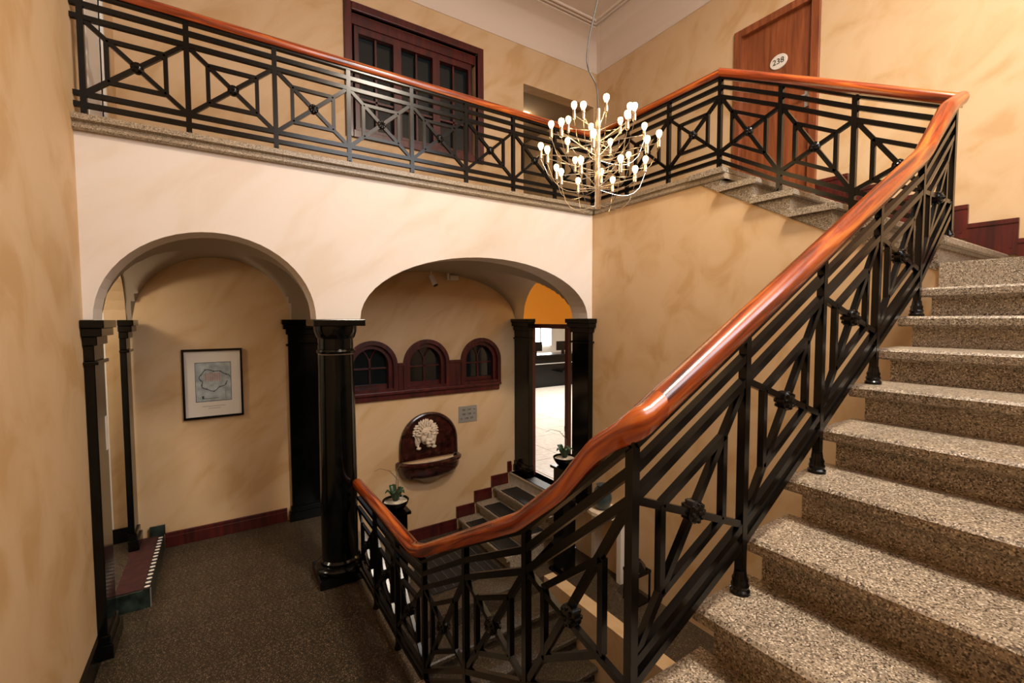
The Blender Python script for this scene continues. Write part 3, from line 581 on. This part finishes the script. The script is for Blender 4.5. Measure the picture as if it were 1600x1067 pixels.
B().tube([(2.33, 5.55, 2.93), (2.33, 5.55, 2.86)], .012, 8).build('bracket', 'white', s1); B().tube([(2.33, 5.55, 2.875), (2.37, 5.50, 2.75)], .035, 14).build('housing', 'white', s1, True); B().tube([(2.3705, 5.4995, 2.749), (2.373, 5.496, 2.741)], .033, 14).build('lens', 'black', s1)
s2 = thing('emergency_light', 'small white box lamp under the arch beside the spotlight', 'spotlight', (2.62, 5.6, 2.85))
B().box(2.57, 2.60, 5.56, 5.62, 2.83, 2.92).build('bracket', 'white', s2); B().box(2.605, 2.73, 5.55, 5.61, 2.83, 2.89).build('housing', 'white', s2, bevel=.006)
# framed map
pf = thing('framed_map', 'framed old town map hanging in the left bay', 'picture', (-.09, Yw, 1.64))
x0, x1, z0, z1 = -.352, .176, 1.276, 2.0
for bx in ((x0, x1, z1-.022, z1), (x0, x1, z0, z0+.022), (x0, x0+.02, z0+.022, z1-.022), (x1-.02, x1, z0+.022, z1-.022)): B().box(bx[0], bx[1], Yw-.03, Yw, bx[2], bx[3]).build('frame', 'black', pf)
pp = B().box(x0+.02, x1-.02, Yw-.012, Yw, z0+.022, z1-.022).build('paper', 'paper', pf)
mx0, mx1, mz0, mz1 = -.245, .07, 1.45, 1.86; y_ = Yw-.0125
B().box(mx0, mx1, y_-.0005, y_, mz0, mz1).build('map_sheet', 'map', pp)
bb = B(); mcx, mcz = -.085, 1.675
for bx in ((mx0, mx1, mz0, mz0+.005), (mx0, mx1, mz1-.005, mz1), (mx0, mx0+.004, mz0, mz1), (mx1-.004, mx1, mz0, mz1), (mx0+.055, mx0+.2, mz0+.03, mz0+.034), (mx0+.055, mx0+.07, mz0+.03, mz0+.06), (mx1-.055, mx1-.052, mz0+.02, mz0+.11)): bb.box(bx[0], bx[1], y_-.0012, y_-.0004, bx[2], bx[3])
pts = []
for k in range(37):
    a = 2*pi*k/36; rr = 1+.12*sin(3*a+1)+.08*sin(7*a); pts.append((mcx+.125*rr*cos(a), y_-.001, mcz+.105*rr*sin(a)))
for k in range(36):
    if k in (35, 0): continue
    bb.bar(pts[k], pts[k+1], .001, .007, (0, 1, 0))
    if k % 3 == 0: bb.box(pts[k][0]-.006, pts[k][0]+.006, y_-.0014, y_-.0004, pts[k][2]-.006, pts[k][2]+.006)
bb.build('map_outline', 'mapline', pp)
bb = B()
for k in range(5): bb.box(mcx-.08, mcx+.06, y_-.0012, y_-.0004, mcz-.0+.016*k, mcz+.003+.016*k)
for k in range(7): bb.box(mcx-.07+.02*k, mcx-.067+.02*k, y_-.0012, y_-.0004, mcz-.02, mcz+.075)
bb.build('map_streets', 'mapred', pp)
bb = B()
for k in range(24): bb.box(-.19+.0085*k, -.185+.0085*k, y_-.0005, y_, 1.398, 1.403)
for k in range(13): bb.box(-.14+.0085*k, -.135+.0085*k, y_-.0005, y_, 1.375, 1.380)
bb.build('caption', 'mapline', pp)
# plaque on the left pilaster side
tag(B().box(Xl+.056, Xl+.059, 4.20, 4.262, 1.38, 1.62).build('notice_plate', 'paper'), 'small beige notice on the side of the left black pilaster', 'sign')
# ================================================================== CHANDELIER
ch = thing('chandelier', 'chrome chandelier of many bare bulbs hanging in the stairwell', 'chandelier', (2.46, 2.58, 3.145))
hx, hy = 2.46, 2.58
B().lathe([(.019, 3.15), (.021, 3.155), (.021, 3.895), (.017, 3.90)], (hx, hy, 0), 20).build('stem', 'chrome', ch, True)
cord = [(hx, hy, 3.90), (hx-.02, hy-.0, 4.06), (hx-.065, hy+.05, 4.22), (hx-.06, hy+.05, 4.38), (hx-.02, hy+.02, 4.62), (hx+.02, hy-.02, 4.9), (hx+.01, hy-.01, 5.4), (hx, hy, 6.74)]
bb = B(); sm = []
for i in range(len(cord)-1):
    p0, p1, p2, p3 = [Vector(cord[max(0, min(len(cord)-1, i+k))]) for k in (-1, 0, 1, 2)]
    for s_ in range(6):
        t = s_/6; sm.append(.5*((2*p1)+(p2-p0)*t+(2*p0-5*p1+4*p2-p3)*t*t+(3*p1-p0-3*p2+p3)*t**3))
sm.append(Vector(cord[-1])); bb.tube(sm, .006, 6).build('cord', 'rod', ch, True)
B().tube([(hx+.01, hy-.01, 3.9), (hx+.01, hy-.01, 6.74)], .0012, 4).build('wire', 'chrome', ch)
B().lathe([(.06, 6.74), (.06, 6.72), (.02, 6.70)], (hx, hy, 0), 18).build('ceiling_rose', 'chrome', ch, True)
hold_me = B().lathe([(.008, -.035), (.013, -.03), (.015, .0), (.013, .03), (.011, .034)], n=10).mesh('holder', 'chrome', True)
bulb_me = B().lathe([(.007, .032), (.013, .045), (.021, .062), (.022, .075), (.017, .088), (.006, .094)], n=12).mesh('bulb', 'bulb', True)
tiers = [(3.80, .24, 0), (3.71, .36, .5), (3.60, .445, .2), (3.49, .41, .7), (3.37, .28, .35)]
for ti, (z, rad, off) in enumerate(tiers):
    for k in range(6):
        a = 2*pi*(k+off)/6; u = Vector((cos(a), sin(a), 0)); e = Vector((hx, hy, z))+u*rad; s0 = Vector((hx, hy, z-.06))+u*.02
        bb = B().tube([s0, e], .0036, 6)
        lp = []
        for s_ in range(9):
            t = s_/8; lp.append(e+Vector((0, 0, -.035))+(Vector((hx, hy, z-.16))-e)*t*1.0+Vector((0, 0, -.13*sin(pi*min(1, t*1.0)**.6))))
        bb.tube(lp, .0021, 5)
        ar = bb.build('arm', 'chrome', ch, True); link('holder', hold_me, ar, e); link('bulb', bulb_me, ar, e)
lamp('chandelier_glow', (hx, hy, 3.55), 8, (1, .68, .34), .35)
# ================================================================== PLANTS AND SMALL THINGS IN THE WELL
def orchid(name, label, x, y, z, ped_label):
    pd = thing('plant_pedestal', ped_label, 'pedestal', (x, y, ZV), 'plant pedestals')
    B().box(x-.09, x+.09, y-.09, y+.09, ZV+.03, z-.03).build('pillar', 'black', pd); B().box(x-.13, x+.13, y-.13, y+.13, ZV, ZV+.03).build('base', 'black', pd); B().box(x-.12, x+.12, y-.12, y+.12, z-.03, z).build('top', 'black', pd)
    t = thing(name, label, 'plant', (x, y, z), 'orchids in bowls')
    B().lathe([(.06, 0), (.09, .02), (.125, .07), (.135, .10), (.13, .105), (.115, .085), (.02, .08)], (x, y, z), 24).build('bowl', 'black', t, True)
    B().lathe([(.117, .085), (.05, .093), (.0, .095)], (x, y, z), 20).build('pebbles', 'soil', t)
    for k in range(5):
        a = 2*pi*k/5+.4; pts = []; bb = B(); L = .15+.03*(k % 2)
        for s_ in range(6):
            q = s_/5; cx_, cz_ = .02+L*.55*q, .09+L*.75*sin(q*2.2); wd_ = .038*sin(pi*min(.97, .1+.88*q)); pts.append((cx_, cz_, wd_))
        vs = []
        for cx_, cz_, wd_ in pts: vs += [(x+cx_*cos(a)-wd_*sin(a), y+cx_*sin(a)+wd_*cos(a), z+cz_+.006), (x+cx_*cos(a), y+cx_*sin(a), z+cz_), (x+cx_*cos(a)+wd_*sin(a), y+cx_*sin(a)-wd_*cos(a), z+cz_+.006)]
        bb.add(vs, [(3*j+i, 3*j+i+1, 3*j+i+4, 3*j+i+3) for j in range(5) for i in range(2)]); o = bb.build('leaf', 'leaf', t, True); s = o.modifiers.new('solid', 'SOLIDIFY'); s.thickness = .004
    for k in range(2):
        a = .9+k*1.6; bb = B().tube([(x+.02*k, y, z+.09), (x+.02*k+.01, y, z+.3), (x+.06*cos(a), y+.06*sin(a), z+.40), (x+.16*cos(a), y+.16*sin(a), z+.42), (x+.22*cos(a), y+.22*sin(a), z+.39)], [.005, .004, .003, .002, .0015], 5)
        for q in range(3): bb.tube([(x+.05*cos(a)*(q+1)/2, y+.05*sin(a)*(q+1)/2, z+.36+.02*q), (x+.05*cos(a)*(q+1)/2+.03, y+.05*sin(a)*(q+1)/2-.02, z+.34+.03*q)], .0015, 4)
        bb.build('flower_stem', 'stem', t)
    return t
orchid('potted_orchid', 'orchid in a black bowl behind the railing by the round column', 1.44, 4.42, .36, 'black pedestal carrying the orchid by the round column')
orchid('potted_orchid', 'orchid in a black bowl in front of the lobby doorway', 3.30, 3.98, .60, 'black pedestal carrying the orchid by the lobby doorway')
cn = thing('console_table', 'small half-round stone console against the right wall of the well', 'table', (3.6, 3.75, ZV))
bb = B(); P_ = [(Xr, 3.35)]+[(Xr-.34*sin(pi*k/12), 3.65-.3*cos(pi*k/12)) for k in range(13)]+[(Xr, 3.95)]
bb.prism(P_, 2, .10, .14).build('top', 'stone', cn); B().box(Xr-.12, Xr, 3.42, 3.48, ZV, .10).build('leg', 'white', cn); B().box(Xr-.12, Xr, 3.83, 3.89, ZV, .10).build('leg', 'white', cn)
tag(B().lathe([(.05, .14), (.09, .18), (.11, .27), (.09, .36), (.06, .40), (.07, .42)], (3.58, 3.65, 0), 20).build('vase', 'slate', None, True), 'dark slate vase on the half-round console', 'vase')
lt = thing('lantern', 'black metal lantern standing on the floor below the console', 'lantern', (3.62, 3.35, ZV))
bb = B(); lx0, lx1, ly0, ly1, lz0, lz1 = 3.50, 3.68, 3.05, 3.23, ZV, ZV+.34
for x in (lx0, lx1):
    for y in (ly0, ly1): B().box(x-.008, x+.008, y-.008, y+.008, lz0, lz1).build('post', 'black', lt)
B().box(lx0-.01, lx1+.01, ly0-.01, ly1+.01, lz0, lz0+.015).build('base', 'black', lt)
B().box(lx0-.012, lx1+.012, ly0-.012, ly0+.008, lz1-.03, lz1).box(lx0-.012, lx1+.012, ly1-.008, ly1+.012, lz1-.03, lz1).box(lx0-.012, lx0+.008, ly0, ly1, lz1-.03, lz1).box(lx1-.008, lx1+.012, ly0, ly1, lz1-.03, lz1).build('collar', 'black', lt)
B().lathe([(.13, lz1), (.05, lz1+.09), (.03, lz1+.1)], ((lx0+lx1)/2, (ly0+ly1)/2, 0), 4).build('roof', 'black', lt)
# lamp added out of view to light the side passage, with its fixture
tag(B().lathe([(.14, 3.1), (.15, 3.07), (.12, 3.03), (.0, 3.02)], (-1.6, 4.7, 0), 20).build('ceiling_lamp', 'lampglass', None, True), 'added round ceiling lamp, out of view in the left side passage', 'lamp')
lamp('added_passage_light', (-1.6, 4.7, 2.85), 24, (1, .86, .68), .12)

# fixture of the added ceiling lamp above the stairs, out of view
cl = thing('ceiling_lamp', 'added square ceiling lamp, out of view above the foreground stairs', 'lamp', (2.4, .05, 6.62))
B().box(2.03, 2.77, -.32, .42, 6.66, 6.74).build('housing', 'white', cl, bevel=.01); B().box(2.06, 2.74, -.29, .39, 6.62, 6.66).build('diffuser', 'lampglass', cl, bevel=.01)
